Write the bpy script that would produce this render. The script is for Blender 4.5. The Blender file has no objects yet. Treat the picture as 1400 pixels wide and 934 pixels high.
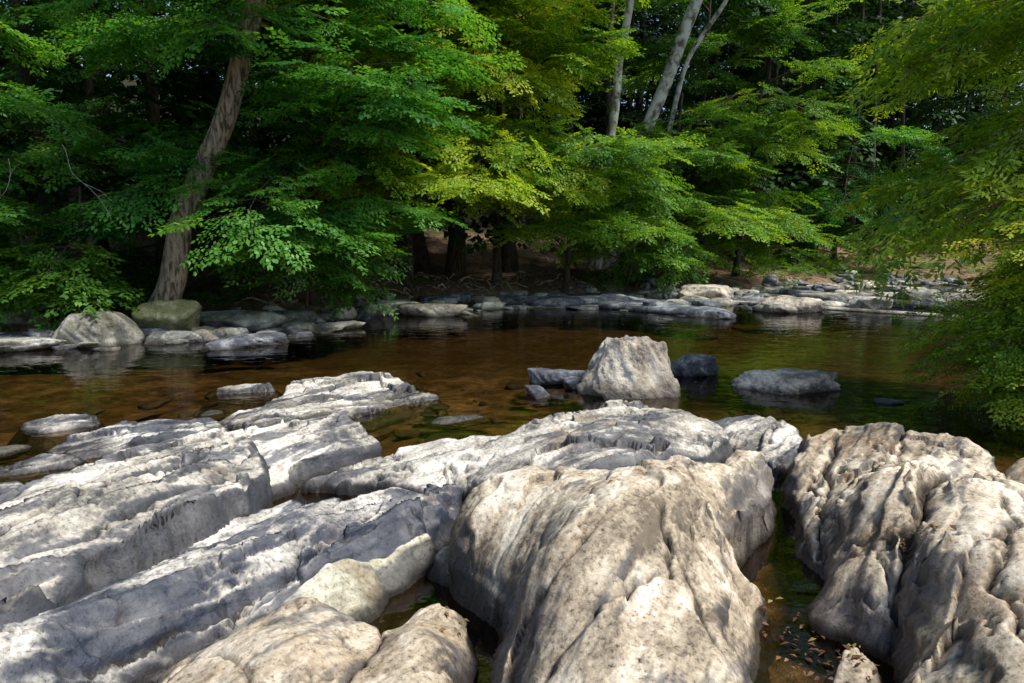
import bpy, math
import numpy as np
from mathutils import Vector
rng=np.random.RandomState(7)
scene=bpy.context.scene
col=scene.collection
scene.view_settings.view_transform='Standard'
scene.view_settings.look='None'
scene.view_settings.exposure=0

# ------------------------------------------------------------------ noise
def perlin(x,y,seed=0):
    r=np.random.RandomState(seed); perm=r.permutation(256); ang=r.rand(256)*2*np.pi
    gx,gy=np.cos(ang),np.sin(ang)
    xf=np.floor(x);yf=np.floor(y);xi=xf.astype(int);yi=yf.astype(int);fx=x-xf;fy=y-yf
    u=fx*fx*fx*(fx*(fx*6-15)+10);v=fy*fy*fy*(fy*(fy*6-15)+10)
    def g(ix,iy,dx,dy):
        h=perm[(perm[ix&255]+iy)&255]
        return gx[h]*dx+gy[h]*dy
    a=g(xi,yi,fx,fy);b=g(xi+1,yi,fx-1,fy);c=g(xi,yi+1,fx,fy-1);d=g(xi+1,yi+1,fx-1,fy-1)
    return (a+(b-a)*u+(c-a)*v+(a-b-c+d)*u*v)*1.4
def fbm(x,y,o=4,seed=0,gain=.5):
    s=0;a=1;t=0
    for i in range(o):
        s=s+a*perlin(x*2.03**i+i*7.3,y*2.03**i-i*3.1,seed+i);t+=a;a*=gain
    return s/t
def smooth(a,b,x):
    t=np.clip((x-a)/(b-a),0,1);return t*t*(3-2*t)
def facets(x,y,seed,tilt=.5):
    r=np.random.RandomState(seed);perm=r.permutation(256);tb=r.rand(256,5)
    xi=np.floor(x).astype(int);yi=np.floor(y).astype(int)
    b1=np.full(x.shape,1e9);b2=b1.copy();out=np.zeros(x.shape);idv=np.zeros(x.shape)
    for dx in (-1,0,1):
        for dy in (-1,0,1):
            h=perm[(perm[(xi+dx)&255]+yi+dy)&255];t=tb[h]
            ex=x-(xi+dx+.1+.8*t[...,0]);ey=y-(yi+dy+.1+.8*t[...,1]);d=ex*ex+ey*ey
            up=d<b1
            b2=np.where(up,b1,np.minimum(b2,d));b1=np.where(up,d,b1)
            out=np.where(up,t[...,2]-.5+tilt*((t[...,3]-.5)*ex+(t[...,4]-.5)*ey),out);idv=np.where(up,t[...,4],idv)
    return out,np.sqrt(b2)-np.sqrt(b1),idv

# ------------------------------------------------------------------ mesh helpers
def mesh_from(name,V,Fq,mats=None,attr=None,parent=None):
    me=bpy.data.meshes.new(name)
    V=np.asarray(V,dtype=np.float32);Fq=np.asarray(Fq,dtype=np.int32)
    n,k=Fq.shape
    me.vertices.add(len(V));me.vertices.foreach_set('co',V.ravel())
    me.loops.add(n*k);me.polygons.add(n)
    me.loops.foreach_set('vertex_index',Fq.ravel())
    me.polygons.foreach_set('loop_start',np.arange(n,dtype=np.int32)*k)
    for m in (mats or []): me.materials.append(m)
    me.update(calc_edges=True)
    me.shade_smooth()
    for an,av in (attr or {}).items():
        at=me.attributes.new(an,'FLOAT','POINT');at.data.foreach_set('value',np.asarray(av,dtype=np.float32))
    ob=bpy.data.objects.new(name,me);col.objects.link(ob)
    if parent: ob.parent=parent
    return ob
def empty(name,loc=(0,0,0)):
    e=bpy.data.objects.new(name,None);e.empty_display_size=.3;col.objects.link(e);return e
def tube(pts,rad,sides=6):
    pts=np.asarray(pts,float);n=len(pts)
    T=np.gradient(pts,axis=0);T/=np.linalg.norm(T,axis=1)[:,None]+1e-9
    ref=np.array([0,0,1.]) if abs(T[:,2]).mean()<.8 else np.array([1.,0,0])
    A=np.cross(T,ref);A/=np.linalg.norm(A,axis=1)[:,None]+1e-9
    B=np.cross(T,A)
    th=np.arange(sides)*2*np.pi/sides
    rad=np.broadcast_to(np.asarray(rad,float),(n,))
    V=pts[:,None,:]+rad[:,None,None]*(A[:,None,:]*np.cos(th)[None,:,None]+B[:,None,:]*np.sin(th)[None,:,None])
    V=V.reshape(-1,3)
    i=np.arange(n-1)[:,None]*sides;j=np.arange(sides)[None,:];j2=(j+1)%sides
    Fq=np.stack([i+j,i+j2,i+sides+j2,i+sides+j],-1).reshape(-1,4)
    return V,Fq
class Acc:
    def __init__(s): s.V=[];s.F=[];s.n=0
    def add(s,V,Fq): s.V.append(V);s.F.append(Fq+s.n);s.n+=len(V)
    def get(s): return np.concatenate(s.V),np.concatenate(s.F)

# ------------------------------------------------------------------ materials
def newmat(name):
    m=bpy.data.materials.new(name);m.use_nodes=True;nt=m.node_tree;nt.nodes.clear()
    o=nt.nodes.new('ShaderNodeOutputMaterial');return m,nt,o
def N(nt,t,**k):
    n=nt.nodes.new(t)
    for a,b in k.items(): setattr(n,a,b)
    return n
def noise(nt,vec,scale,detail=6,rough=.6,dist=0):
    n=N(nt,'ShaderNodeTexNoise');n.inputs['Scale'].default_value=scale;n.inputs['Detail'].default_value=detail
    n.inputs['Roughness'].default_value=rough;n.inputs['Distortion'].default_value=dist
    nt.links.new(vec,n.inputs['Vector']);return n.outputs['Fac']
def ramp(nt,fac,stops):
    r=N(nt,'ShaderNodeValToRGB');e=r.color_ramp.elements
    while len(e)<len(stops): e.new(.5)
    for i,(p,c) in enumerate(stops):
        e[i].position=p;e[i].color=(c[0],c[1],c[2],1) if hasattr(c,'__len__') else (c,c,c,1)
    nt.links.new(fac,r.inputs['Fac']);return r.outputs['Color']
def mix(nt,f,a,b,mode='MIX'):
    m=N(nt,'ShaderNodeMix',data_type='RGBA',blend_type=mode)
    for s,v in ((m.inputs[0],f),(m.inputs[6],a),(m.inputs[7],b)):
        if hasattr(v,'links'): nt.links.new(v,s)
        elif hasattr(v,'__len__'): s.default_value=(v[0],v[1],v[2],1)
        else: s.default_value=v
    return m.outputs[2]
def math_(nt,op,a,b=None,c=None):
    m=N(nt,'ShaderNodeMath',operation=op)
    for i,v in enumerate((a,b,c)):
        if v is None: continue
        if hasattr(v,'links'): nt.links.new(v,m.inputs[i])
        else: m.inputs[i].default_value=v
    return m.outputs[0]
def maprange(nt,v,a,b,c=0,d=1):
    m=N(nt,'ShaderNodeMapRange');nt.links.new(v,m.inputs[0])
    for i,q in enumerate((a,b,c,d)): m.inputs[i+1].default_value=q
    return m.outputs[0]

def ledge_mat(name,c0,c1,c2,darkc=(.05,.055,.072),wetz=.11):
    """rock whose colour pattern is stored per vertex (tone, dark, ochre, cavity)"""
    m,nt,o=newmat(name);L=nt.links.new
    geo=N(nt,'ShaderNodeNewGeometry');pos=geo.outputs['Position']
    A_=lambda n:N(nt,'ShaderNodeAttribute',attribute_name=n).outputs['Fac']
    nF=noise(nt,pos,34,4,.78);tone=A_('tone')
    base=ramp(nt,math_(nt,'ADD',tone,math_(nt,'MULTIPLY',math_(nt,'SUBTRACT',nF,.5),.8)),[(.14,c0),(.44,c1),(.76,c2)])
    base=mix(nt,A_('ochre'),base,(.30,.19,.10))
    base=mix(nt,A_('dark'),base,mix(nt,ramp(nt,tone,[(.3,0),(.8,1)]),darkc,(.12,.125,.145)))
    base=mix(nt,1.,base,ramp(nt,nF,[(.33,.42),(.44,1.0),(.7,1.08)]),'MULTIPLY')
    base=mix(nt,A_('cavity'),base,(.03,.023,.016))  # hollows and cracks coloured darker
    sep=N(nt,'ShaderNodeSeparateXYZ');L(pos,sep.inputs[0])
    wet=maprange(nt,math_(nt,'ADD',sep.outputs['Z'],math_(nt,'MULTIPLY',tone,.10)),.06,wetz+.06,1,0)
    base=mix(nt,math_(nt,'MULTIPLY',wet,.85),base,(.035,.03,.025))
    b=N(nt,'ShaderNodeBsdfPrincipled');L(base,b.inputs['Base Color'])
    L(maprange(nt,math_(nt,'MAXIMUM',wet,math_(nt,'MULTIPLY',A_('dark'),.65)),0,1,.8,.22),b.inputs['Roughness'])
    b.inputs['Specular IOR Level'].default_value=.4
    bp=N(nt,'ShaderNodeBump');bp.inputs['Strength'].default_value=.8;bp.inputs['Distance'].default_value=.014
    L(noise(nt,pos,22,5,.75),bp.inputs['Height']);L(bp.outputs[0],b.inputs['Normal']);L(b.outputs[0],o.inputs[0]);return m
def rock_mat(name,c0,c1,c2,dark=.3,moss=0.,ochre=.3,wetz=.10,sc=2.3):
    m,nt,o=newmat(name);L=nt.links.new
    geo=N(nt,'ShaderNodeNewGeometry');pos=geo.outputs['Position']
    nA=noise(nt,pos,sc,6,.72);nD=noise(nt,pos,1.6,6,.78)
    base=ramp(nt,nA,[(.36,c0),(.46,c1),(.60,c2)])
    base=mix(nt,math_(nt,'MULTIPLY',ramp(nt,nD,[(.32,1),(.45,0)]),ochre),base,(.30,.19,.10))
    base=mix(nt,math_(nt,'MULTIPLY',ramp(nt,nD,[(.53-.06*dark,0),(.62-.06*dark,1)]),min(1,.4+dark*.6)),base,(.06,.065,.085))
    if moss>0: base=mix(nt,math_(nt,'MULTIPLY',ramp(nt,nA,[(.5,1),(.62,0)]),moss),base,(.11,.13,.04))
    sep=N(nt,'ShaderNodeSeparateXYZ');L(pos,sep.inputs[0])
    wet=maprange(nt,math_(nt,'ADD',sep.outputs['Z'],math_(nt,'MULTIPLY',math_(nt,'SUBTRACT',nD,.5),-.2)),.01,wetz,1,0)
    base=mix(nt,math_(nt,'MULTIPLY',wet,.85),base,(.035,.03,.025))
    b=N(nt,'ShaderNodeBsdfPrincipled');L(base,b.inputs['Base Color']);L(maprange(nt,wet,0,1,.8,.25),b.inputs['Roughness'])
    b.inputs['Specular IOR Level'].default_value=.35
    bp=N(nt,'ShaderNodeBump');bp.inputs['Strength'].default_value=.9;bp.inputs['Distance'].default_value=.07
    L(noise(nt,pos,8,5,.75),bp.inputs['Height']);L(bp.outputs[0],b.inputs['Normal']);L(b.outputs[0],o.inputs[0]);return m

m_dome=ledge_mat('rock_cream',(.17,.135,.095),(.50,.415,.30),(.83,.75,.61))
m_right=ledge_mat('rock_tan',(.17,.135,.095),(.49,.405,.29),(.82,.73,.585))
m_left=ledge_mat('rock_pale_grey',(.15,.145,.13),(.46,.425,.36),(.81,.77,.68))
m_blue=ledge_mat('rock_blue_grey',(.11,.115,.135),(.39,.37,.33),(.80,.76,.68),darkc=(.025,.034,.058))
m_green=ledge_mat('rock_greenish',(.20,.18,.12),(.44,.42,.31),(.74,.71,.58))
m_bould=rock_mat('rock_boulder',(.18,.15,.12),(.48,.41,.32),(.78,.71,.59),dark=.5,ochre=.3,wetz=.20)
m_flat=rock_mat('rock_flat',(.24,.20,.155),(.50,.44,.35),(.78,.71,.60),dark=.4,ochre=.2,wetz=.08)
m_shore=rock_mat('rock_shore',(.11,.105,.09),(.34,.315,.265),(.70,.67,.61),dark=.5,moss=.2,ochre=.2,wetz=.12,sc=1.1)
m_dark=rock_mat('rock_dark_wet',(.05,.06,.08),(.13,.145,.18),(.38,.39,.41),dark=.8,ochre=.05,wetz=.14)
m_mossy=rock_mat('rock_mossy',(.14,.13,.08),(.24,.235,.13),(.38,.36,.24),dark=.2,moss=.6,ochre=.2)

def leaf_mat(name,c0,c1,c2,trans=.46):
    m,nt,o=newmat(name);L=nt.links.new
    at=N(nt,'ShaderNodeAttribute',attribute_name='tint')
    c=ramp(nt,at.outputs['Fac'],[(0,c0),(.5,c1),(1,c2)])
    d=N(nt,'ShaderNodeBsdfDiffuse');L(c,d.inputs[0])
    t=N(nt,'ShaderNodeBsdfTranslucent');L(mix(nt,1.,c,(1.9,1.6,.55),'MULTIPLY'),t.inputs[0])
    g=N(nt,'ShaderNodeBsdfGlossy');g.inputs['Roughness'].default_value=.5;g.inputs[0].default_value=(.6,.8,.6,1)
    m1=N(nt,'ShaderNodeMixShader');m1.inputs[0].default_value=trans;L(d.outputs[0],m1.inputs[1]);L(t.outputs[0],m1.inputs[2])
    m2=N(nt,'ShaderNodeMixShader');m2.inputs[0].default_value=.035;L(m1.outputs[0],m2.inputs[1]);L(g.outputs[0],m2.inputs[2])
    L(m2.outputs[0],o.inputs[0]);return m
lf_deep=leaf_mat('leaf_deep_green',(.015,.07,.017),(.055,.215,.038),(.15,.38,.06))
lf_mid=leaf_mat('leaf_mid_green',(.028,.095,.014),(.115,.28,.03),(.29,.46,.05))
lf_yel=leaf_mat('leaf_yellow_green',(.08,.20,.016),(.27,.43,.032),(.56,.64,.07),.5)
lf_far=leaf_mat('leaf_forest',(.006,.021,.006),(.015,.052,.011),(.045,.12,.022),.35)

def bark_mat(name,a,b,sc=6,stretch=5):
    m,nt,o=newmat(name);L=nt.links.new
    geo=N(nt,'ShaderNodeNewGeometry');mp=N(nt,'ShaderNodeMapping');mp.inputs['Scale'].default_value=(stretch,stretch,1)
    L(geo.outputs['Position'],mp.inputs[0])
    f=noise(nt,mp.outputs[0],sc,5,.65,.5)
    c=ramp(nt,f,[(.40,a),(.56,b)])
    p=N(nt,'ShaderNodeBsdfPrincipled');L(c,p.inputs[0]);p.inputs['Roughness'].default_value=.9
    bp=N(nt,'ShaderNodeBump');bp.inputs['Strength'].default_value=.8;bp.inputs['Distance'].default_value=.05;L(f,bp.inputs['Height']);L(bp.outputs[0],p.inputs['Normal'])
    L(p.outputs[0],o.inputs[0]);return m
bk_dark=bark_mat('bark_dark',(.02,.016,.012),(.09,.07,.05),3)
bk_brown=bark_mat('bark_brown',(.09,.065,.045),(.46,.36,.26),2.5)
bk_syc=bark_mat('bark_sycamore',(.13,.11,.075),(.68,.66,.59),2.0,1.3)
bk_pale=bark_mat('bark_dead_pale',(.25,.22,.19),(.55,.51,.46),4)

# ground
m_gr,nt,o=newmat('forest_floor_and_riverbed');L=nt.links.new
geo=N(nt,'ShaderNodeNewGeometry');pos=geo.outputs['Position']
sep=N(nt,'ShaderNodeSeparateXYZ');L(pos,sep.inputs[0])
lit=ramp(nt,noise(nt,pos,5,6,.8),[(.3,(.06,.038,.024)),(.5,(.25,.16,.105)),(.68,(.46,.32,.21))])
lit=mix(nt,ramp(nt,noise(nt,pos,.35,3,.6),[(.52,0),(.64,.6)]),lit,(.04,.06,.02))
lit=mix(nt,maprange(nt,sep.outputs['Z'],2.0,3.2,0,.9),lit,(.012,.024,.008))
bed=ramp(nt,noise(nt,pos,1.3,6,.7,.5),[(.34,(.065,.046,.025)),(.5,(.20,.148,.08)),(.66,(.40,.31,.185))])
v2=N(nt,'ShaderNodeTexVoronoi');v2.inputs['Scale'].default_value=5.5;L(pos,v2.inputs['Vector'])
bed=mix(nt,.6,bed,ramp(nt,v2.outputs['Distance'],[(.1,1.1),(.7,.3)]),'MULTIPLY')
bed=mix(nt,maprange(nt,sep.outputs['Z'],-.62,-.34,.75,0),bed,(.055,.042,.02))  # deeper bed coloured darker, in place of light absorbed by the water
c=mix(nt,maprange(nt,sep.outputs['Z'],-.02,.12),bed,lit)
p=N(nt,'ShaderNodeBsdfPrincipled');L(c,p.inputs[0]);p.inputs['Roughness'].default_value=.95;p.inputs['Specular IOR Level'].default_value=.1
bp=N(nt,'ShaderNodeBump');bp.inputs['Strength'].default_value=.9;bp.inputs['Distance'].default_value=.08;L(noise(nt,pos,9,4,.8),bp.inputs['Height']);L(bp.outputs[0],p.inputs['Normal'])
L(p.outputs[0],o.inputs[0])
# water
m_wat,nt,o=newmat('river_water');L=nt.links.new
geo=N(nt,'ShaderNodeNewGeometry');pos=geo.outputs['Position']
mp=N(nt,'ShaderNodeMapping');mp.inputs['Scale'].default_value=(1,1.9,1);mp.inputs['Rotation'].default_value=(0,0,.3);L(pos,mp.inputs[0])
h=math_(nt,'ADD',noise(nt,mp.outputs[0],1.6,2,.5,.6),math_(nt,'MULTIPLY',noise(nt,mp.outputs[0],7,2,.55),.16))
bp=N(nt,'ShaderNodeBump');bp.inputs['Strength'].default_value=.22;bp.inputs['Distance'].default_value=.05;L(h,bp.inputs['Height'])
fr=N(nt,'ShaderNodeFresnel');fr.inputs['IOR'].default_value=1.45;L(bp.outputs[0],fr.inputs['Normal'])
tr=N(nt,'ShaderNodeBsdfTransparent');tr.inputs[0].default_value=(.66,.54,.36,1)
gl=N(nt,'ShaderNodeBsdfGlossy');gl.inputs['Roughness'].default_value=.03;L(bp.outputs[0],gl.inputs['Normal'])
ms=N(nt,'ShaderNodeMixShader');L(fr.outputs[0],ms.inputs[0]);L(tr.outputs[0],ms.inputs[1]);L(gl.outputs[0],ms.inputs[2]);L(ms.outputs[0],o.inputs[0])

# ------------------------------------------------------------------ terrain
FBX=[-300,-60,-25,-11.5,-7,-3.8,0,6,13.6,24,45,90,300]
FBY=[-60,2,10,16.2,18.3,22.4,25,28.5,33,38.5,46,56,90]
RBY=[-300,-10,3,8,12,18,25,40,90,300];RBX=[9,8,7.5,8.6,10.5,16,28,62,160,500]
def ground_z(x,y):
    x=np.asarray(x,float);y=np.asarray(y,float)
    nz=fbm(x*.35,y*.35,4,11)
    s=(y-np.interp(x,FBX,FBY))*.85+nz*1.2
    zf=np.interp(s,[-8,-1,0,.6,2.5,5,9,14,30,60,120,300],[-5,-.4,0,.3,.7,1.05,2.0,3.0,7.5,17,34,45])
    s2=(x-np.interp(y,RBY,RBX))*.8+nz
    zr=np.interp(s2,[-8,-1,0,1,4,12,40,200],[-5,-.4,0,.5,1.2,2.5,8,25])
    s3=1.2-y+nz
    zn=np.interp(s3,[-8,-1,0,1.5,6,20,100,300],[-5,-.4,-.1,.2,.8,2,8,25])
    bd=np.interp(y,[0,6,9,12,16],[-.2,-.2,-.22,-.38,-.65])+fbm(x*.9,y*.9,4,5)*.10+fbm(x*4,y*4,3,8)*.035
    land=np.maximum(np.maximum(zf,zr),zn)
    z=np.maximum(land,bd)
    return z+np.where(z>.15,fbm(x*1.3,y*1.3,4,21)*.18*np.clip((z-.1)*1.2,0,1.4),0)
def axis(lo,a,b,hi,st,g=1.14):
    m=list(np.arange(a,b,st));s=st;v=a;left=[]
    while v>lo: s*=g;v-=s;left.append(v)
    s=st;v=m[-1];right=[]
    while v<hi: s*=g;v+=s;right.append(v)
    return np.array(left[::-1]+m+right)
xs=axis(-350,-16,20,350,.16);ys=axis(-300,0,38,350,.16)
X,Y=np.meshgrid(xs,ys);Z=ground_z(X,Y)
def gridfaces(ny,nx):
    i=np.arange(ny-1)[:,None]*nx;j=np.arange(nx-1)[None,:]
    return np.stack([i+j,i+j+1,i+nx+j+1,i+nx+j],-1).reshape(-1,4)
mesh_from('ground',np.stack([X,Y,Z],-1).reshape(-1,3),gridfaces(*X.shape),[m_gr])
wx=np.linspace(-120,160,15);wy=np.linspace(-20,90,12);WX,WY=np.meshgrid(wx,wy)
mesh_from('river_water',np.stack([WX,WY,WX*0],-1).reshape(-1,3),gridfaces(*WX.shape),[m_wat])

# ------------------------------------------------------------------ bedrock ledges
surfs=[]
def tps(P,Zc,reg=.002):
    P=np.array(P);n=len(P);d=np.linalg.norm(P[:,None]-P[None],axis=2)
    K=np.where(d>0,d*d*np.log(d+1e-12),0)+np.eye(n)*reg
    A=np.zeros((n+3,n+3));A[:n,:n]=K;A[:n,n]=1;A[:n,n+1:]=P;A[n,:n]=1;A[n+1:,:n]=P.T
    w=np.linalg.solve(A,np.concatenate([Zc,[0,0,0]]))
    def f(x,y):
        r=w[n]+w[n+1]*x+w[n+2]*y
        for k in range(n):
            q=(x-P[k,0])**2+(y-P[k,1])**2
            r=r+w[k]*.5*q*np.log(q+1e-12)
        return r
    return f
def blur(a,k):
    for ax in (0,1):
        c=np.cumsum(np.pad(a,[(k+1,k) if i==ax else (0,0) for i in (0,1)],mode='edge'),axis=ax)
        a=(np.take(c,np.arange(2*k+1,c.shape[ax]),axis=ax)-np.take(c,np.arange(0,c.shape[ax]-2*k-1),axis=ax))/(2*k+1)
    return a
def ledge(name,out,inn,mat,res=.014,strike=60,seed=1,edge=.10,slope=3.2,strata=.04,rough=1.,warp=.05,crack=1.,sfreq=3.,planar=1.,fac=.06,dark=.15,ochre=.4,cuts=()):
    out=[(a/100,b/100,c/100) for a,b,c in out];inn=[(a/100,b/100,c/100) for a,b,c in inn]
    pts=np.array(out+inn);poly=np.array(out)[:,:2]
    f=tps(pts[:,:2],pts[:,2])
    x0,y0=poly.min(0)-.4;x1,y1=poly.max(0)+.4
    xs=np.arange(x0,x1,res);ys=np.arange(y0,y1,res);X,Y=np.meshgrid(xs,ys)
    th=math.radians(strike);ca,sa=math.cos(th),math.sin(th)
    A=X*ca+Y*sa;C=-X*sa+Y*ca
    wa=fbm(X*1.5,Y*1.5,5,seed+21,.55);wb=fbm(X*1.5+7,Y*1.5,5,seed+22,.55)
    f1,e1,i1=facets(A*.95+wa*.5,C*2.7+wb*.8,seed+1,1.1)
    f2_,e2,i2=facets(A*2.4+wb*.8,C*6.5+wa*1.1,seed+2,1.1)
    Xw=X+fbm(X*1.6,Y*1.6,3,seed+50)*warp*2+(i1-.5)*warp*1.4;Yw=Y+fbm(X*1.6+9,Y*1.6,3,seed+60)*warp*2
    d=np.full(X.shape,1e9);ins=np.zeros(X.shape,bool);n=len(poly)
    for i in range(n):
        a=poly[i];b=poly[(i+1)%n];e=b-a;L2=(e**2).sum()
        t=np.clip(((Xw-a[0])*e[0]+(Yw-a[1])*e[1])/L2,0,1)
        d=np.minimum(d,np.hypot(Xw-a[0]-t*e[0],Yw-a[1]-t*e[1]))
        if a[1]!=b[1]:
            cr=((a[1]>Yw)!=(b[1]>Yw))&(Xw<(b[0]-a[0])*(Yw-a[1])/(b[1]-a[1])+a[0]);ins^=cr
    d=np.where(ins,d,-d)
    d=np.where(d<.02,blur(d,2),d)
    T=np.clip(f(X,Y),pts[:,2].min()-.03,pts[:,2].max()+.12)
    q=1-np.clip(d/edge,0,1)
    h=T-edge*.7*(1-np.sqrt(np.clip(1-q*q*.98,0,1)))
    h=np.where(d<0,h+d*slope,h)
    top=smooth(-.06,.03,d)*.75+.25
    h=h+fbm(A*.6,C*1.6,3,seed)*.06*rough
    fm=smooth(-.25,.15,fbm(X*.6+2,Y*.6,3,seed+8))
    h=h+top*(f1*fac*(.35+.9*fm)+f2_*fac*.38*smooth(-.1,.2,fbm(X*.9-4,Y*.9,3,seed+7)))
    w=C*sfreq+1.9*planar*fbm(A*.4,C*.8,4,seed+3)+.12*fbm(A*4,C*4,4,seed+4,.55)+i1*.35
    fr=w-np.floor(w);saw=np.where(fr<.94,fr/.94,(1-fr)/.06)
    msk=smooth(-.2,.3,fbm(A*.5,C*1.2,3,seed+9))
    h=h+(saw-.5)*strata*(.25+1.2*msk)*top
    w2=C*sfreq*3.3+2.4*planar*fbm(A*.6,C*1.2,4,seed+5)+.15*fbm(A*7,C*7,2,seed+6);f2=w2-np.floor(w2);s2=np.where(f2<.85,f2/.85,(1-f2)/.15)
    h=h+(s2-.5)*strata*.30*smooth(-.15,.3,fbm(A*.7+3,C*1.6,3,seed+19))*top
    cavc=0
    for k,(fa,fc,wd,dp) in enumerate([(.6,2.6,.03,.07),(1.9,.8,.022,.045),(1.3,5.,.035,.028)]):
        nn=perlin(A*fa+.5*fbm(A*3,C*3,4,seed+30+k,.6)+k*11,C*fc+.5*fbm(A*3+5,C*3,4,seed+40+k,.6),seed+70+k)
        mk=smooth(.0,.2,fbm(X*.7+k*5,Y*.7,3,seed+80+k))
        cr=np.exp(-np.abs(nn/wd)**1.5)*mk*crack
        h=h-dp*cr*top;cavc=cavc+cr*.9
    for dep,wid,line in cuts:      # long open joints measured on the rock
        line=np.array(line)/100.;dc=np.full(X.shape,1e9);sd=np.zeros(X.shape)
        Xc=X+wa*.16+.02*fbm(X*9,Y*9,3,seed+140);Yc=Y+wb*.16+.02*fbm(X*9+4,Y*9,3,seed+141)
        for i in range(len(line)-1):
            a,b=line[i],line[i+1];e=b-a;L2=(e**2).sum()
            t=np.clip(((Xc-a[0])*e[0]+(Yc-a[1])*e[1])/L2,0,1);dd=np.hypot(Xc-a[0]-t*e[0],Yc-a[1]-t*e[1])
            s_=np.sign((Xc-a[0])*e[1]-(Yc-a[1])*e[0]);up=dd<dc;dc=np.where(up,dd,dc);sd=np.where(up,s_,sd)
        h=h-dep*np.exp(-(dc/wid)**1.3)-dep*.14*np.exp(-(dc/(wid*5))**2)+sd*dep*.18*np.exp(-(dc/(wid*12))**2)
        cavc=cavc+1.5*np.exp(-(dc/(wid*.8))**2)
    ce=np.exp(-(e1/.035)**2)*smooth(-.1,.2,wa)*crack;h=h-.02*ce*top;cavc=cavc+ce*.8
    h=h+(fbm(A*3,C*7,4,seed+90)*.011+fbm(X*9,Y*9,4,seed+95,.65)*.007)*rough*top
    pit=fbm(X*14,Y*14,3,seed+99,.6);h=h-.010*smooth(.25,.48,pit)*smooth(-.1,.3,fbm(X*1.5,Y*1.5,3,seed+98))*top
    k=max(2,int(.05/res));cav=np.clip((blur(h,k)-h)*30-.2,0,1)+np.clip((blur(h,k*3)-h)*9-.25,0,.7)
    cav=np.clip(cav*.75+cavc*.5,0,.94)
    gy,gx=np.gradient(blur(h,1),res);gn=np.hypot(gx,gy);sl=np.clip(gn-.5,0,2)/2  # sl: steepness, makes steep faces darker in tone and dark
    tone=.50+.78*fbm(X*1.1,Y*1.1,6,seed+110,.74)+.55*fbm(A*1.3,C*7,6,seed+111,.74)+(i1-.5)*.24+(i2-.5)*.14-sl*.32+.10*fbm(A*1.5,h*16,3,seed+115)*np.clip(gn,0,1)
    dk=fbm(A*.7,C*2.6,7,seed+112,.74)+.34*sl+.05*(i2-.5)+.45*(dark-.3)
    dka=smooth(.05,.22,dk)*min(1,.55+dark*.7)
    oc=smooth(.05,.35,fbm(X*.8+5,Y*.8,6,seed+113,.7))*ochre
    keep=(h>-.42)
    Fq=gridfaces(*X.shape);kf=keep.ravel()[Fq].any(axis=1);Fq=Fq[kf]
    h=np.maximum(h,-.45)
    am=np.clip(gn-.8,0,2)/2*(.045*perlin(A*1.3,h*9,seed+130)+.02*perlin(A*4,h*24,seed+131)+.012*perlin(A*9,h*30,seed+132))
    V=np.stack([X-gx/(gn+1e-6)*am,Y-gy/(gn+1e-6)*am,h],-1).reshape(-1,3)
    used=np.unique(Fq);rm=-np.ones(len(V),int);rm[used]=np.arange(len(used))
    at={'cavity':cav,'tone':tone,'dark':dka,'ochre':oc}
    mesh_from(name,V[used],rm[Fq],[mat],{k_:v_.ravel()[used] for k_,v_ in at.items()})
    surfs.append((x0,y0,res,h))
def rock_z(x,y):
    z=-1.
    for x0,y0,r,h in surfs:
        i=int((y-y0)/r);j=int((x-x0)/r)
        if 0<=i<h.shape[0] and 0<=j<h.shape[1]: z=max(z,h[i,j])
    return z
A=[(-37,419,45),(-25,445,55),(8,479,62),(51,461,68),(106,468,70),(176,529,60),(213,558,50),(210,527,40),(196,497,30),(165,455,30),(142,409,30),(140,383,28),(151,376,20),(134,359,15),(122,324,20),(106,272,30),(82,193,30),(2,193,30),(-8,286,20),(-3,337,12),(-11,364,18),(-22,388,30)]
Ai=[(32,360,72),(79,352,75),(114,392,68),(51,297,62),(31,270,50),(83,287,50),(115,348,35),(6,331,50),(60,420,74),(120,470,68)]
B=[(-171,286,20),(-152,299,30),(-131,315,35),(-114,331,38),(-88,333,35),(-69,333,26),(-56,347,27),(-42,350,28),(-29,339,20),(-22,325,10),(-20,294,15),(-16,193,30),(-136,193,30)]
Bi=[(-90,278,45),(-44,304,36),(-68,300,30),(-75,265,32),(-59,250,40),(-102,248,42)]
C_=[(-128,350,20),(-116,372,26),(-96,396,27),(-74,422,26),(-52,444,22),(-47,438,14),(-64,420,8),(-78,400,4),(-80,380,4),(-92,360,10)]
C2=[(-52,424,15),(-44,430,20),(-32,427,20),(-31,406,10),(-40,409,5),(-51,419,5)]
D=[(-286,290,24),(-259,320,18),(-249,358,16),(-243,389,14),(-223,430,14),(-195,482,14),(-161,515,14),(-109,540,14),(-42,567,6),(-40,513,12),(-55,443,16),(-70,424,12),(-101,404,12),(-127,370,12),(-150,351,10),(-183,308,5),(-197,259,5),(-209,190,15)]
Di=[(-176,388,38),(-122,435,32),(-76,467,26),(-199,335,38),(-216,300,40),(-225,270,40),(-150,440,28),(-200,400,30),(-172,350,24),(-110,480,24)]
E=[(-346,337,45),(-336,428,50),(-338,474,50),(-320,524,50),(-303,582,48),(-265,616,45),(-232,591,42),(-205,530,36),(-201,485,42),(-216,418,47),(-232,373,48),(-241,347,48),(-233,313,48),(-233,289,48),(-248,235,48)]
Ei=[(-260,423,56),(-263,357,56),(-246,492,52)]
Fp=[(-285,646,35),(-237,693,35),(-181,713,32),(-148,690,28),(-132,672,20),(-153,626,22),(-196,586,20),(-193,576,10),(-216,553,15),(-238,597,30)]
Gp=[(-366,789,2),(-346,851,8),(-313,924,14),(-325,993,17),(-288,1018,19),(-194,1046,17),(-149,974,14),(-103,940,4),(-157,896,3),(-201,829,6),(-257,777,7)]
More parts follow.
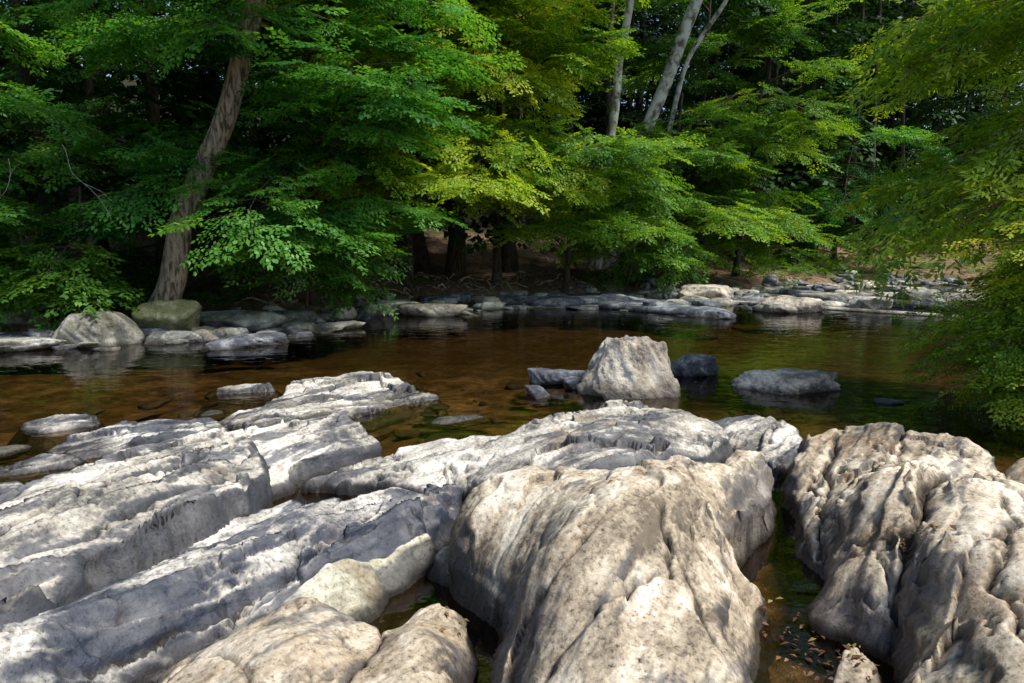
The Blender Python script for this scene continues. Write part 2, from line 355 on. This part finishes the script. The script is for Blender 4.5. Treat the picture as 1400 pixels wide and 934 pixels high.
H1=[(-585,780,3),(-562,810,10),(-515,821,10),(-500,802,3),(-538,761,2)]
H2=[(-495,699,4),(-465,739,10),(-414,784,15),(-362,803,12),(-325,754,10),(-390,704,8),(-442,662,3)]
H3=[(-516,609,5),(-496,638,6),(-470,661,8),(-433,667,6),(-431,647,3),(-482,618,2)]
H4=[(-476,583,4),(-448,594,6),(-430,583,2),(-446,569,2)]
H5=[(-437,968,3),(-422,990,8),(-359,995,8),(-351,987,3)]
I_=[(-190,578,8),(-174,600,15),(-101,652,20),(0,669,30),(35,708,35),(121,733,40),(182,720,40),(216,712,30),(225,677,20),(174,602,25),(61,551,35),(12,556,30),(-31,562,15),(-109,572,10)]
Ii=[(103,620,44),(-40,599,26)]
J_=[(195,768,15),(248,753,25),(281,763,25),(308,706,25),(292,652,20),(243,605,10),(226,679,10)]
K_=[(236,566,30),(267,602,42),(298,629,50),(331,600,55),(355,574,57),(373,563,60),(378,534,55),(382,519,50),(362,466,50),(382,425,50),(317,259,50),(210,173,50),(132,193,30),(178,294,15),(199,325,15),(195,338,12),(180,356,8),(178,370,12),(203,400,22),(207,430,15),(199,456,8),(215,486,20),(236,534,22)]
Ki=[(252,448,62),(251,369,68),(214,335,50),(208,273,58),(224,433,42),(199,358,30),(197,286,40)]
L_=[(147,304,5),(162,317,18),(172,319,20),(181,311,12),(174,287,10),(146,268,10)]
M_=[(427,576,20),(441,580,30),(488,586,30),(466,521,30),(414,528,20)]
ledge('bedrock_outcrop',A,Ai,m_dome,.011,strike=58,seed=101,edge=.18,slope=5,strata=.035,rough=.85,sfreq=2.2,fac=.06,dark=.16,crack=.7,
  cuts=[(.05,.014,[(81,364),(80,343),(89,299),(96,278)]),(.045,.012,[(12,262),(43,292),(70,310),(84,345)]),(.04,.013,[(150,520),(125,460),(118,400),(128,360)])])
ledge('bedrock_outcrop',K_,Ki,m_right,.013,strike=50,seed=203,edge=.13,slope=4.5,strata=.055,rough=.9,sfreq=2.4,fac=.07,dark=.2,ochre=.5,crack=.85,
  cuts=[(.07,.018,[(290,600),(240,505),(210,438)]),(.14,.03,[(300,455),(250,400),(230,370),(203,338),(178,305)]),(.05,.014,[(330,560),(285,480),(262,420)]),(.06,.016,[(300,400),(262,340),(225,290),(205,240)])])
ledge('smooth_rock',B,Bi,m_dome,.010,strike=58,seed=307,edge=.14,slope=3.2,strata=.02,rough=.7,sfreq=1.8,fac=.04,dark=.16,
  cuts=[(.05,.014,[(-69,335),(-68,295),(-71,265),(-75,220)]),(.03,.01,[(-150,290),(-110,270),(-95,240)])])
ledge('greenish_rock_slab',C_,[],m_green,.010,strike=50,seed=311,edge=.06,slope=2.5,strata=.015,rough=.4,fac=.025,dark=.25)
ledge('small_block_rock',C2,[],m_right,.010,strike=80,seed=315,edge=.05,slope=4,strata=.01,rough=.5,warp=.02,fac=.02)
ledge('tilted_rock_ledge',D,Di,m_blue,.011,strike=54,seed=320,edge=.08,slope=2.6,strata=.13,rough=.7,sfreq=3.2,planar=.5,fac=.08,dark=.54,ochre=.2,
  cuts=[(.07,.018,[(-240,300),(-212,370),(-175,430),(-120,480),(-60,520)]),(.05,.014,[(-200,290),(-178,340),(-140,390),(-95,430)])])
ledge('tilted_rock_ledge',E,Ei,m_left,.012,strike=74,seed=331,edge=.03,slope=5,strata=.085,rough=.5,sfreq=3.2,planar=.4,warp=.08,fac=.08,dark=.42,ochre=.3,
  cuts=[(.06,.016,[(-305,330),(-285,420),(-255,510),(-235,590)]),(.05,.014,[(-262,270),(-258,350),(-235,430),(-215,500)])])
ledge('tilted_rock_ledge',Fp,[],m_left,.014,strike=60,seed=341,edge=.03,slope=5,strata=.05,rough=.6,planar=.6,fac=.07,dark=.40,ochre=.2)
ledge('flat_rock_slab',Gp,[],m_left,.016,strike=35,seed=351,edge=.05,slope=2.,strata=.065,rough=.6,planar=.6,fac=.08,dark=.45,ochre=.2)
for k,(pp,mm) in enumerate([(H1,m_blue),(H2,m_blue),(H3,m_blue),(H4,m_blue),(H5,m_left)]):
    ledge('flat_rock_slab',pp,[],mm,.016,strike=30,seed=360+k*7,edge=.05,slope=1.2,strata=.05,rough=.6,dark=.58)
ledge('rock_ridge',I_,Ii,m_left,.013,strike=25,seed=401,edge=.08,slope=3,strata=.075,rough=.8,sfreq=3,fac=.075,dark=.38,ochre=.5,
  cuts=[(.06,.016,[(-160,590),(-60,620),(40,650),(120,690)]),(.05,.014,[(20,560),(90,600),(170,640),(215,680)])])
ledge('rock_ridge',J_,[],m_left,.014,strike=40,seed=411,edge=.08,slope=2.6,strata=.06,rough=1.,fac=.08,dark=.58)
ledge('small_block_rock',L_,[],m_right,.010,strike=50,seed=421,edge=.07,slope=3,strata=.02,rough=.5,fac=.03)
ledge('small_block_rock',M_,[],m_right,.014,strike=20,seed=431,edge=.10,slope=2,strata=.03,rough=.8)

# ------------------------------------------------------------------ boulders
_ico={}
def ico(sub):
    if sub not in _ico:
        import bmesh
        bm=bmesh.new();bmesh.ops.create_icosphere(bm,subdivisions=sub,radius=1)
        bm.verts.ensure_lookup_table()
        _ico[sub]=(np.array([v.co[:] for v in bm.verts]),np.array([[v.index for v in f.verts] for f in bm.faces]));bm.free()
    return _ico[sub]
def boulder_geo(sx,sy,sz,rot,seed,sub=5,k=16,planes=15,rough=1.,taper=0.,lean=0.):
    D,Fq=ico(sub);r=np.random.RandomState(seed)
    Nn=r.normal(size=(planes,3));Nn/=np.linalg.norm(Nn,axis=1)[:,None];hh=.72+.3*r.rand(planes)
    Nn=np.vstack([Nn,[0,0,1],[0,0,-1]]);hh=np.append(hh,[.8,.8])
    dots=np.clip(D@Nn.T,1e-4,None)/hh
    R=(dots**k).sum(1)**(-1./k)
    P=D*R[:,None]
    u=P[:,0]*2+P[:,2]*1.3;v=P[:,1]*2-P[:,2]*.9
    R2=fbm(u*1.2+seed,v*1.2,5,seed%200,.55)*.13*rough+(1-np.abs(fbm(u*1.7+4,v*3+P[:,2],4,(seed+5)%200))*2.5)*.035*rough
    if sub>=6:
        fo,fe,_=facets(u*1.3+.4*fbm(u*2,v*2,3,9),v*2.2+P[:,2]*1.5+.4*fbm(u*2+5,v*2,3,9),seed%200,1.)
        R2=R2+fo*.07*rough-.03*np.exp(-(fe/.05)**2)
    P=P*(1+R2)[:,None]
    tp=1-taper*P[:,2];P=P*np.stack([tp,tp,tp*0+1],1);P[:,0]+=lean*P[:,2]
    P=P*np.array([sx,sy,sz])
    c,s=math.cos(rot),math.sin(rot)
    return np.stack([P[:,0]*c-P[:,1]*s,P[:,0]*s+P[:,1]*c,P[:,2]],1),Fq
def boulder(name,x,y,z,sx,sy,sz,rot,seed,mat,sub=5,**k):
    V,Fq=boulder_geo(sx,sy,sz,rot,seed,sub,**k)
    o=mesh_from(name,V,Fq,[mat]);o.location=(x,y,z);return o
boulder('river_boulder',1.80,10.05,.15,.76,.56,.72,.1,17,m_bould,6,taper=.28,lean=.10,k=30,planes=12,rough=1.4)
boulder('river_boulder',3.1,11.3,.07,.40,.3,.30,.5,23,m_dark,5,k=24)
boulder('dark_river_rock',.50,10.5,.06,.26,.22,.19,.2,31,m_dark,5,k=24)
boulder('dark_river_rock',.95,10.2,.03,.22,.2,.15,.9,36,m_dark,5,k=24)
boulder('dark_river_rock',.38,9.6,.02,.17,.14,.13,1.9,33,m_dark,4,k=24)
boulder('flat_river_rock',4.15,10.15,.05,.72,.42,.25,-.05,49,m_flat,6,rough=1.2)
boulder('dark_river_rock',5.16,9.2,-.02,.16,.1,.09,0,43,m_dark,4)
boulder('mossy_boulder',-8.0,15.9,.42,.80,.6,.5,.2,51,m_mossy,5)
boulder('shore_boulder',-8.95,14.6,.28,.75,.6,.52,.6,52,m_shore,5,k=24)
boulder('shore_boulder',-6.5,16.9,.18,.9,.55,.38,.1,53,m_shore,5,k=24)
boulder('shore_boulder',-10.4,13.8,.05,.7,.4,.24,.1,54,m_shore,5)
boulder('shore_boulder',-7.5,15.0,.05,.7,.4,.22,.2,55,m_shore,5)
boulder('shore_boulder',-5.7,14.5,.05,.8,.45,.22,.3,56,m_dark,5)
boulder('shore_boulder',-4.0,20.9,.1,.7,.5,.35,.3,57,m_shore,5)
boulder('shore_boulder',-2.4,20.4,.06,.8,.5,.34,.0,58,m_bould,5)
boulder('shore_boulder',7.3,25.5,.15,1.1,.8,.5,.0,59,m_bould,5)
boulder('shore_boulder',8.75,21.5,.1,.9,.6,.42,.4,60,m_bould,5)
boulder('shore_boulder',11.6,22.2,.1,.8,.5,.38,.1,61,m_shore,5)
boulder('shore_boulder',14.6,24,.15,1.0,.7,.45,.4,62,m_shore,5)
acc=Acc();acc2=Acc();acc3=Acc()
def scat(x,y,s,a=None,flat=.66):
    sx=s*(.7+.5*rng.rand());sy=s*(.6+.4*rng.rand());sz=s*flat*(.65+.6*rng.rand())
    V,Fq=boulder_geo(sx,sy,sz,rng.rand()*6.28,rng.randint(5000),4 if s>.33 else 3,planes=11,k=22)
    z=max(float(ground_z(x,y)),-.06)+sz*.3
    (a or acc).add(V+np.array([x,y,z]),Fq)
for i in range(560):
    x=rng.uniform(-14,24);y=np.interp(x,FBX,FBY)-1.1+rng.normal()*.9;q=rng.rand()
    scat(x,y,rng.choice([.12,.19,.27,.36,.48],p=[.25,.3,.27,.13,.05]),acc if q<.5 else (acc3 if q<.65 else acc2))
for i in range(270):   # rocky bar on the right-hand reach
    t=rng.rand();x=3+t*17+rng.normal()*.8;y=23.4+t*4.8+rng.normal()*1.7;q=rng.rand()
    scat(x,y,rng.choice([.14,.22,.34,.5],p=[.3,.35,.25,.1]),acc if q<.42 else (acc3 if q<.62 else acc2),.55)
for i in range(75):
    x=rng.uniform(-12.5,-4.5);y=np.interp(x,[-12.5,-4.5],[13.2,17.2])+rng.normal()*.7
    scat(x,y,rng.choice([.15,.25,.36]),acc if rng.rand()<.6 else acc2,.55)
for x,y,s in [(-.8,8.24,.24),(-.98,9.13,.15),(-1.56,11.46,.13),(-.82,7.6,.2),(-.5,7.7,.12),(-1.1,8.7,.1),(-1.2,9.9,.12),(.95,9.5,.07),(-3.9,8.6,.2),(-5.0,9.2,.13),(-4.2,9.3,.1),(-5.6,8.9,.16),(8.1,18.3,.16),(-4.7,8.1,.18),(-5.4,7.0,.2),(-5.0,6.6,.15)]: scat(x,y,s,acc,.35)
mesh_from('shoreline_stones',*acc.get(),[m_shore]);mesh_from('dark_shoreline_stones',*acc2.get(),[m_dark]);mesh_from('pale_shoreline_stones',*acc3.get(),[m_flat])
acc=Acc()
for i in range(260):   # submerged cobbles
    x=rng.uniform(-5,6);y=rng.uniform(6.5,12);s=rng.choice([.05,.08,.12,.17],p=[.4,.3,.2,.1])
    V,Fq=boulder_geo(s,s*.8,s*.5,rng.rand()*6.28,rng.randint(5000),3,planes=11)
    acc.add(V+np.array([x,y,float(ground_z(x,y))+s*.1]),Fq)
mesh_from('submerged_cobbles',*acc.get(),[m_flat])

# ------------------------------------------------------------------ foliage
def spray_template(seed,n_side=12,leaf=.115,wid=.27,gap=.052):
    r=np.random.RandomState(seed);Ls=[]
    def leaf_at(p,az,l):
        ro=r.normal()*.38;dr=-.18+r.normal()*.22
        d=np.array([math.cos(az),math.sin(az),dr]);d/=np.linalg.norm(d)
        s=np.array([-math.sin(az)*math.cos(ro),math.cos(az)*math.cos(ro),math.sin(ro)])
        up=np.cross(d,s)
        w=wid*l
        Ls.append([p,p+d*l*.42+s*w-up*l*.03,p+d*l+np.array([0,0,-.08*l]),p+d*l*.42-s*w-up*l*.03])
    for i in range(n_side):
        s=.1+.85*i/n_side+r.rand()*.04;side=1 if i%2 else -1
        p0=np.array([s,r.normal()*.015,-.14*s*s]);az=side*math.radians(48+r.normal()*9)
        ln=(.42*(1-.65*s)+.08)*(.75+.5*r.rand())
        t=.05;k=0
        while t<ln:
            p=p0+np.array([math.cos(az)*t,math.sin(az)*t,-.2*t*t+r.normal()*.006])
            leaf_at(p,az+(1 if k%2 else -1)*math.radians(50+r.normal()*12),leaf*(.75+.5*r.rand()));k+=1;t+=gap
        leaf_at(p0+np.array([math.cos(az)*ln,math.sin(az)*ln,-.2*ln*ln]),az,leaf)
    leaf_at(np.array([1,0,-.14]),0,leaf)
    return np.array(Ls)
OV=[spray_template(i,11,.125,.28,.062) for i in range(6)]
BG=[spray_template(60+i,9,.16,.30,.09) for i in range(5)]
LA=[spray_template(20+i,11,.15,.17) for i in range(5)]
SM=[spray_template(40+i,12,.085,.3) for i in range(5)]
def foliage(name,sp,templ,mat,parent,seed,tj=.16):
    sp=np.array(sp);r=np.random.RandomState(seed);which=r.randint(len(templ),size=len(sp));VV=[];TT=[]
    for k,T in enumerate(templ):
        S=sp[which==k]
        if not len(S): continue
        az,pi,ro,sc=S[:,3],S[:,4],S[:,5],S[:,6]
        X=np.stack([np.cos(az)*np.cos(pi),np.sin(az)*np.cos(pi),np.sin(pi)],1)
        Yh=np.stack([-np.sin(az),np.cos(az),0*az],1);Zh=np.cross(X,Yh)
        Yv=Yh*np.cos(ro)[:,None]+Zh*np.sin(ro)[:,None];Zv=np.cross(X,Yv)
        M=np.stack([X,Yv,Zv],2)*sc[:,None,None]
        V=np.einsum('nij,lkj->nlki',M,T)+S[:,None,None,:3]
        VV.append(V.reshape(-1,3))
        t=S[:,7][:,None]+r.normal(size=(len(S),len(T)))*tj
        TT.append(np.repeat(np.clip(t,0,1).reshape(-1),4))
    V=np.concatenate(VV);n=len(V)//4
    return mesh_from(name,V,np.arange(n*4).reshape(n,4),[mat],{'tint':np.concatenate(TT)},parent)
def trunk_geo(pts,r0,r1,seed,sides=12,n=26):
    pts=np.array(pts,float);s=np.linspace(0,1,len(pts));q=np.linspace(0,1,n)
    P=np.stack([np.interp(q,s,pts[:,i]) for i in range(3)],1)
    for _ in range(3): P[1:-1]=(P[:-2]+P[1:-1]*2+P[2:])/4
    P[:,0]+=perlin(q*5,q*0+.3,seed)*r0*.8;P[:,1]+=perlin(q*5,q*0+.6,seed+1)*r0*.8
    rad=r0+(r1-r0)*q+r0*.7*np.exp(-q*n/1.6)
    V,Fq=tube(P,rad,sides)
    c=np.repeat(P,sides,0);nn=1+.13*perlin(V[:,2]*1.5+np.tile(np.arange(sides),n)*1.7,np.tile(np.arange(sides),n)*2.3,seed+2)
    return c+(V-c)*nn[:,None],Fq,P
def make_tree(name,trunk,r0,r1,nl,zlo,zhi,reach,az0,spread,mat,bark,seed,templ=OV,rise=.3,droop=.36,spray=1.0,tint=.5,tstep=.6,topshrink=.05,subk=.3,skip=0.):
    r=np.random.RandomState(seed);root=empty(name)
    W=Acc();V,Fq,P=trunk_geo(trunk,r0,r1,seed);W.add(V,Fq);sp=[]
    for i in range(nl):
        t=(i+r.rand())/nl;z=zlo+(zhi-zlo)*t
        p0=np.array([np.interp(z,P[:,2],P[:,k]) for k in range(3)]);p0[2]=z
        az=math.radians(az0+r.uniform(-spread,spread));L=reach*(.45+.75*r.rand())*(1-topshrink*t)
        n=9;s=np.linspace(0,1,n);azs=az+np.cumsum(r.normal(size=n)*.09)
        st=L/(n-1);pts=np.zeros((n,3));pts[0]=p0
        ri=rise+r.normal()*.16;dr=droop+r.normal()*.13
        for k in range(1,n):
            pts[k]=pts[k-1]+np.array([math.cos(azs[k])*st,math.sin(azs[k])*st,st*(ri-2*dr*s[k])+r.normal()*.02])
        W.add(*tube(pts,np.linspace(.014+.011*L,.006,n),5))
        lt=np.clip(tint+r.normal()*.22,0,1)
        ns=max(4,int(L/.45))
        for a in range(ns):
            s1=.18+.82*(a+.5)/ns;q=np.array([np.interp(s1,s,pts[:,k]) for k in range(3)])
            ah=np.interp(s1,s,azs);slope=ri-2*dr*s1
            for side in (-1,1):
                if r.rand()<skip: continue
                sl=(subk*L*(1.15-.75*s1)+.2)*(.7+.6*r.rand());aa=ah+side*math.radians(48+r.normal()*12)
                e=q+np.array([math.cos(aa)*sl,math.sin(aa)*sl,sl*(slope*.6-.08+r.normal()*.12)])
                W.add(*tube(np.stack([q,(q+e)/2+[0,0,.03*sl],e]),[.009,.007,.004],3))
                m=max(1,int(sl/tstep))
                for b in range(m+1):
                    f=(b+.6*r.rand())/(m+.3);o=q+(e-q)*min(f,1)
                    hd=aa+(r.rand()-.5)*1.3 if b<m else aa+r.normal()*.2
                    sp.append([o[0],o[1],o[2],hd,slope*.5-.12+r.normal()*.2,r.normal()*.3,spray*(.7+.5*r.rand()),np.clip(lt+r.normal()*.12,0,1)])
        sp.append([*pts[-2],azs[-1],-.25,r.normal()*.2,spray,lt])
    V,Fq=W.get();mesh_from('trunk_and_limbs',V,Fq,[bark],parent=root)
    foliage('leaves',sp,templ,mat,root,seed)
gz=lambda x,y:float(ground_z(x,y))-.1
def T(name,x,y,h,lean,*a,**k):
    z0=gz(x,y);make_tree(name,[(x,y,z0),(x+lean[0]*.4,y+lean[1]*.4,z0+h*.4),(x+lean[0],y+lean[1],z0+h)],*a,**k)
# left wall of foliage
T('leaning_tree',-9.0,16.8,13,(4.9,.2),.31,.19,12,7.0,10,3.6,-70,90,lf_deep,bk_brown,501,tint=.7,skip=.2)
T('beech_tree',-13.8,16.6,13,(.2,-.5),.2,.1,28,.9,10.5,4.0,-85,85,lf_deep,bk_dark,502,tint=.6)
T('beech_tree',-10.8,21.2,13,(.4,-.5),.18,.1,24,1.6,11,3.8,-80,110,lf_deep,bk_dark,503,tint=.45)
T('beech_tree',-6.0,20.6,12,(.4,-.8),.16,.08,28,1.6,10,4.6,-55,70,lf_deep,bk_dark,504,tint=.65)
T('beech_tree',-17.0,14.4,12,(.8,-.5),.2,.1,20,.9,10,4.2,-60,90,lf_deep,bk_dark,505,tint=.6)
T('hornbeam_sapling',-10.6,17.2,3.4,(.2,-.4),.06,.03,10,.9,2.6,2.0,-130,70,lf_mid,bk_dark,506,tint=.4)
T('hornbeam_sapling',-5.8,19.2,3.4,(.2,-.4),.06,.03,9,1.2,3.0,2.2,-70,90,lf_mid,bk_dark,507,tint=.3)
# centre
T('hornbeam_tree',-3.9,25.2,14,(.6,-1.2),.17,.07,46,3.7,13,5.4,-90,110,lf_yel,bk_dark,510,tint=.58)
T('hornbeam_tree',-.6,26.2,13,(.4,-1.2),.15,.07,32,3.6,12.5,4.2,-90,90,lf_yel,bk_dark,511,tint=.45)
T('hornbeam_tree',2.0,26.6,6,(.6,-1.2),.12,.05,20,2.4,6.0,3.8,-70,95,lf_mid,bk_dark,512,tint=.7)
# right of centre
T('hornbeam_sapling',4.6,27.6,3.5,(.2,-.6),.07,.03,14,1.3,4.2,2.3,-90,100,lf_mid,bk_dark,513,tint=.45)
T('understory_tree',6.8,31.0,8,(.4,-1),.14,.06,24,1.6,7.4,4.4,-90,100,lf_mid,bk_dark,520,tint=.5)
T('understory_tree',11.0,33.6,9,(.4,-1.2),.15,.06,20,1.8,9.5,3.8,-90,95,lf_yel,bk_dark,521,tint=.15,skip=.2)
T('understory_tree',9.2,36.0,14,(.4,-1.2),.18,.08,26,4,15,5,-90,110,lf_mid,bk_dark,522,tint=.3)
T('understory_tree',18.5,39.8,9,(.4,-1.2),.15,.06,18,1.5,9,4.0,-90,100,lf_deep,bk_dark,523,tint=.4)
# sycamores with pale trunks
make_tree('sycamore_tree',[(3.4,28.2,1.1),(4.0,27.8,7),(4.5,27.5,11.3),(5.2,27.4,17)],.19,.13,7,12.5,17,4,-90,180,lf_mid,bk_syc,530)
make_tree('sycamore_tree',[(3.9,29.4,1.1),(5.3,28.6,6),(7.05,28.2,11.6),(8.8,28,17)],.30,.20,7,13,17,4,-90,180,lf_mid,bk_syc,531)
make_tree('sycamore_tree',[(5.6,29.8,1.3),(7.0,29.4,9.4),(8.7,29.2,11.8),(11,29,17)],.11,.08,5,13,17,4,-90,180,lf_mid,bk_syc,532)
# near right bank tree and shrub
make_tree('ash_tree',[(11.2,10.6,1),(10.9,10.4,4),(10.7,10.2,8)],.2,.1,30,2.7,7.2,4.4,180,36,lf_yel,bk_brown,540,templ=LA,droop=.42,tint=.35,spray=.8,topshrink=.0,skip=.25)
make_tree('riverside_shrub',[(8.0,8.8,.2),(7.9,8.7,1.5),(7.8,8.6,3)],.05,.03,60,.3,2.7,1.85,190,75,lf_yel,bk_brown,541,templ=SM,droop=.4,rise=.25,tint=.45,spray=.6,tstep=.3,topshrink=.2)

# background forest
root=empty('background_forest');W=Acc();sp=[]
r=np.random.RandomState(77)
for i in range(192):
    if i<125: x=r.uniform(-45,75);d=4+38*r.rand()**1.2
    elif i<170: x=r.uniform(-16,40);d=r.uniform(14,34)
    else: x=r.uniform(22,46);d=r.uniform(8,30)
    y=np.interp(x,FBX,FBY)+d;z0=gz(x,y);h=r.uniform(12,20)+(5 if x>12 or i>=125 else 0)
    V,Fq,P=trunk_geo([(x,y,z0),(x+r.normal()*.6,y,z0+h*.5),(x+r.normal()*1.2,y,z0+h)],r.uniform(.1,.28),.05,600+i,8,10);W.add(V,Fq)
    cr=r.uniform(2.6,4.2);t0=r.uniform(.1,.7);lo=r.uniform(1.0,3.4)
    for k in range(62):
        az=r.rand()*6.28;rr=cr*math.sqrt(r.rand());zz=z0+lo+(h-lo+1)*r.rand();
        rr*=math.sqrt(max(.15,1-abs((zz-z0-lo)/(h-lo+1)-.4)*1.1))
        sp.append([x+math.cos(az)*rr*.6,y+math.sin(az)*rr*.6,zz,az+r.normal()*.4,-.15+r.normal()*.25,r.normal()*.25,r.uniform(1.7,2.7),np.clip(t0+r.normal()*.15,0,1)])
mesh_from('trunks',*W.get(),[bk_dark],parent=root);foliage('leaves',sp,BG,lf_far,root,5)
sp=[]
for i in range(900):
    x=r.uniform(-18,30);dd=.8+r.rand()**1.5*9
    if -7<x<4.5 and r.rand()<.92: continue
    y=np.interp(x,FBX,FBY)+dd;z=gz(x,y)+.1+r.rand()*.5
    sp.append([x,y,z,r.rand()*6.28,.35+r.normal()*.3,r.normal()*.3,r.uniform(.4,.9),r.rand()*.7])
root=empty('undergrowth');foliage('leaves',sp,OV,lf_mid,root,6)
root=empty('right_bank_forest');W=Acc();sp=[]
for i in range(24):
    y=r.uniform(16,40);x=np.interp(y,RBY,RBX)+5+r.rand()*14;z0=gz(x,y);h=r.uniform(9,13)
    V,Fq,P=trunk_geo([(x,y,z0),(x,y,z0+h*.5),(x+r.normal(),y,z0+h)],.2,.06,800+i,8,10);W.add(V,Fq)
    for k in range(50):
        az=r.rand()*6.28;rr=3.5*math.sqrt(r.rand())
        sp.append([x+math.cos(az)*rr*.6,y+math.sin(az)*rr*.6,z0+1.5+h*r.rand(),az,-.15+r.normal()*.25,r.normal()*.25,r.uniform(1.5,2.4),r.rand()*.8])
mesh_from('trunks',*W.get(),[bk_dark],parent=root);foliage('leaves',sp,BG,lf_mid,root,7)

# thin dead twigs hanging in front of the left trees, exposed roots on the bank
W=Acc()
for (x,y,z,dx,dz,L) in [(-9.9,15.3,4.2,.9,-1.2,2.6),(-10.8,15.2,3.9,-.3,-1.3,2.0)]:
    n=12;s=np.linspace(0,1,n);P=np.stack([x+dx*L*.5*s+.12*np.sin(s*6+x*3),y-.4*s,z+dz*L*.5*(s**1.5)+.1*np.sin(s*7+z*5)],1)
    W.add(*tube(P,np.linspace(.010,.003,n),5))
    for k in (4,7,9):
        q=P[k];e=q+np.array([r.normal()*.4,-.1,r.normal()*.3]);W.add(*tube(np.stack([q,(q+e)/2+.04,e]),[.006,.004,.002],4))
mesh_from('dead_branch',*W.get(),[bk_pale])
W=Acc()
for i in range(75):
    x=r.uniform(-7,6);y=np.interp(x,FBX,FBY)+r.uniform(1.0,3.6);n=12;L=r.uniform(.8,2.6);a=-math.pi/2+r.normal()*.9
    xx=x+np.cumsum(np.cos(a+np.cumsum(r.normal(size=n)*.25)))*L/n;yy=y+np.cumsum(np.sin(a+np.cumsum(r.normal(size=n)*.25)))*L/n
    zz=ground_z(xx,yy)+.05+.10*np.sin(np.linspace(0,9,n)+i)
    W.add(*tube(np.stack([xx,yy,zz],1),np.linspace(r.uniform(.02,.06),.01,n),5))
mesh_from('exposed_roots',*W.get(),[bk_brown])

# fallen leaves
m_fl,nt,o=newmat('fallen_leaf');L=nt.links.new
at=N(nt,'ShaderNodeAttribute',attribute_name='tint');cc=ramp(nt,at.outputs['Fac'],[(0,(.04,.015,.008)),(.5,(.11,.045,.016)),(.9,(.20,.11,.03)),(1,(.25,.24,.05))])
pb=N(nt,'ShaderNodeBsdfPrincipled');L(cc,pb.inputs[0]);pb.inputs['Roughness'].default_value=.6;L(pb.outputs[0],o.inputs[0])
V=[];tt=[]
def fl(x,y):
    z=max(rock_z(x,y),0)+.008;a=r.rand()*6.28;l=r.uniform(.012,.030);d=np.array([math.cos(a),math.sin(a),r.normal()*.2])*l;s=np.array([-math.sin(a),math.cos(a),r.normal()*.3])*l*.42
    p=np.array([x,y,z]);V.extend([p-d,p-d*.1+s+[0,0,.006],p+d,p-d*.1-s+[0,0,.008]]);tt.extend([r.rand()]*4)
for i in range(120): fl(1.62+r.normal()*.10,3.25+r.normal()*.35)
for i in range(22): fl(-.3+r.normal()*.08,3.7+r.normal()*.2)
for i in range(30): fl(2.27+r.normal()*.06,3.62+r.normal()*.1)
for i in range(14): fl(r.uniform(-3,4),r.uniform(2.4,7))
for i in range(110): fl(r.uniform(-9,6),r.uniform(8,19))
mesh_from('fallen_leaves',np.array(V),np.arange(len(V)).reshape(-1,4),[m_fl],{'tint':tt})

# ------------------------------------------------------------------ light and camera
az=math.radians(108);el=math.radians(56)   # azimuth from +Y clockwise
S=Vector((math.sin(az)*math.cos(el),math.cos(az)*math.cos(el),math.sin(el)))
w=bpy.data.worlds.new('World');scene.world=w;w.use_nodes=True;nt=w.node_tree
bg=nt.nodes['Background'];sk=nt.nodes.new('ShaderNodeTexSky');sk.sky_type='NISHITA';sk.sun_disc=False;sk.sun_elevation=el;sk.sun_rotation=az
nt.links.new(sk.outputs[0],bg.inputs[0]);bg.inputs[1].default_value=.15
sl=bpy.data.lights.new('sun','SUN');sl.energy=4.8;sl.angle=math.radians(12);sl.color=(1,.95,.86)
so=bpy.data.objects.new('sun',sl);so.rotation_euler=S.to_track_quat('Z','Y').to_euler();so.location=(5,-5,20);col.objects.link(so)
cd=bpy.data.cameras.new('camera');cd.lens=24;cd.sensor_width=36;cd.clip_end=1500;cd.clip_start=.05
co=bpy.data.objects.new('camera',cd);co.location=(0,0,2.2);co.rotation_euler=(math.radians(90-8.35),0,0);col.objects.link(co);scene.camera=co
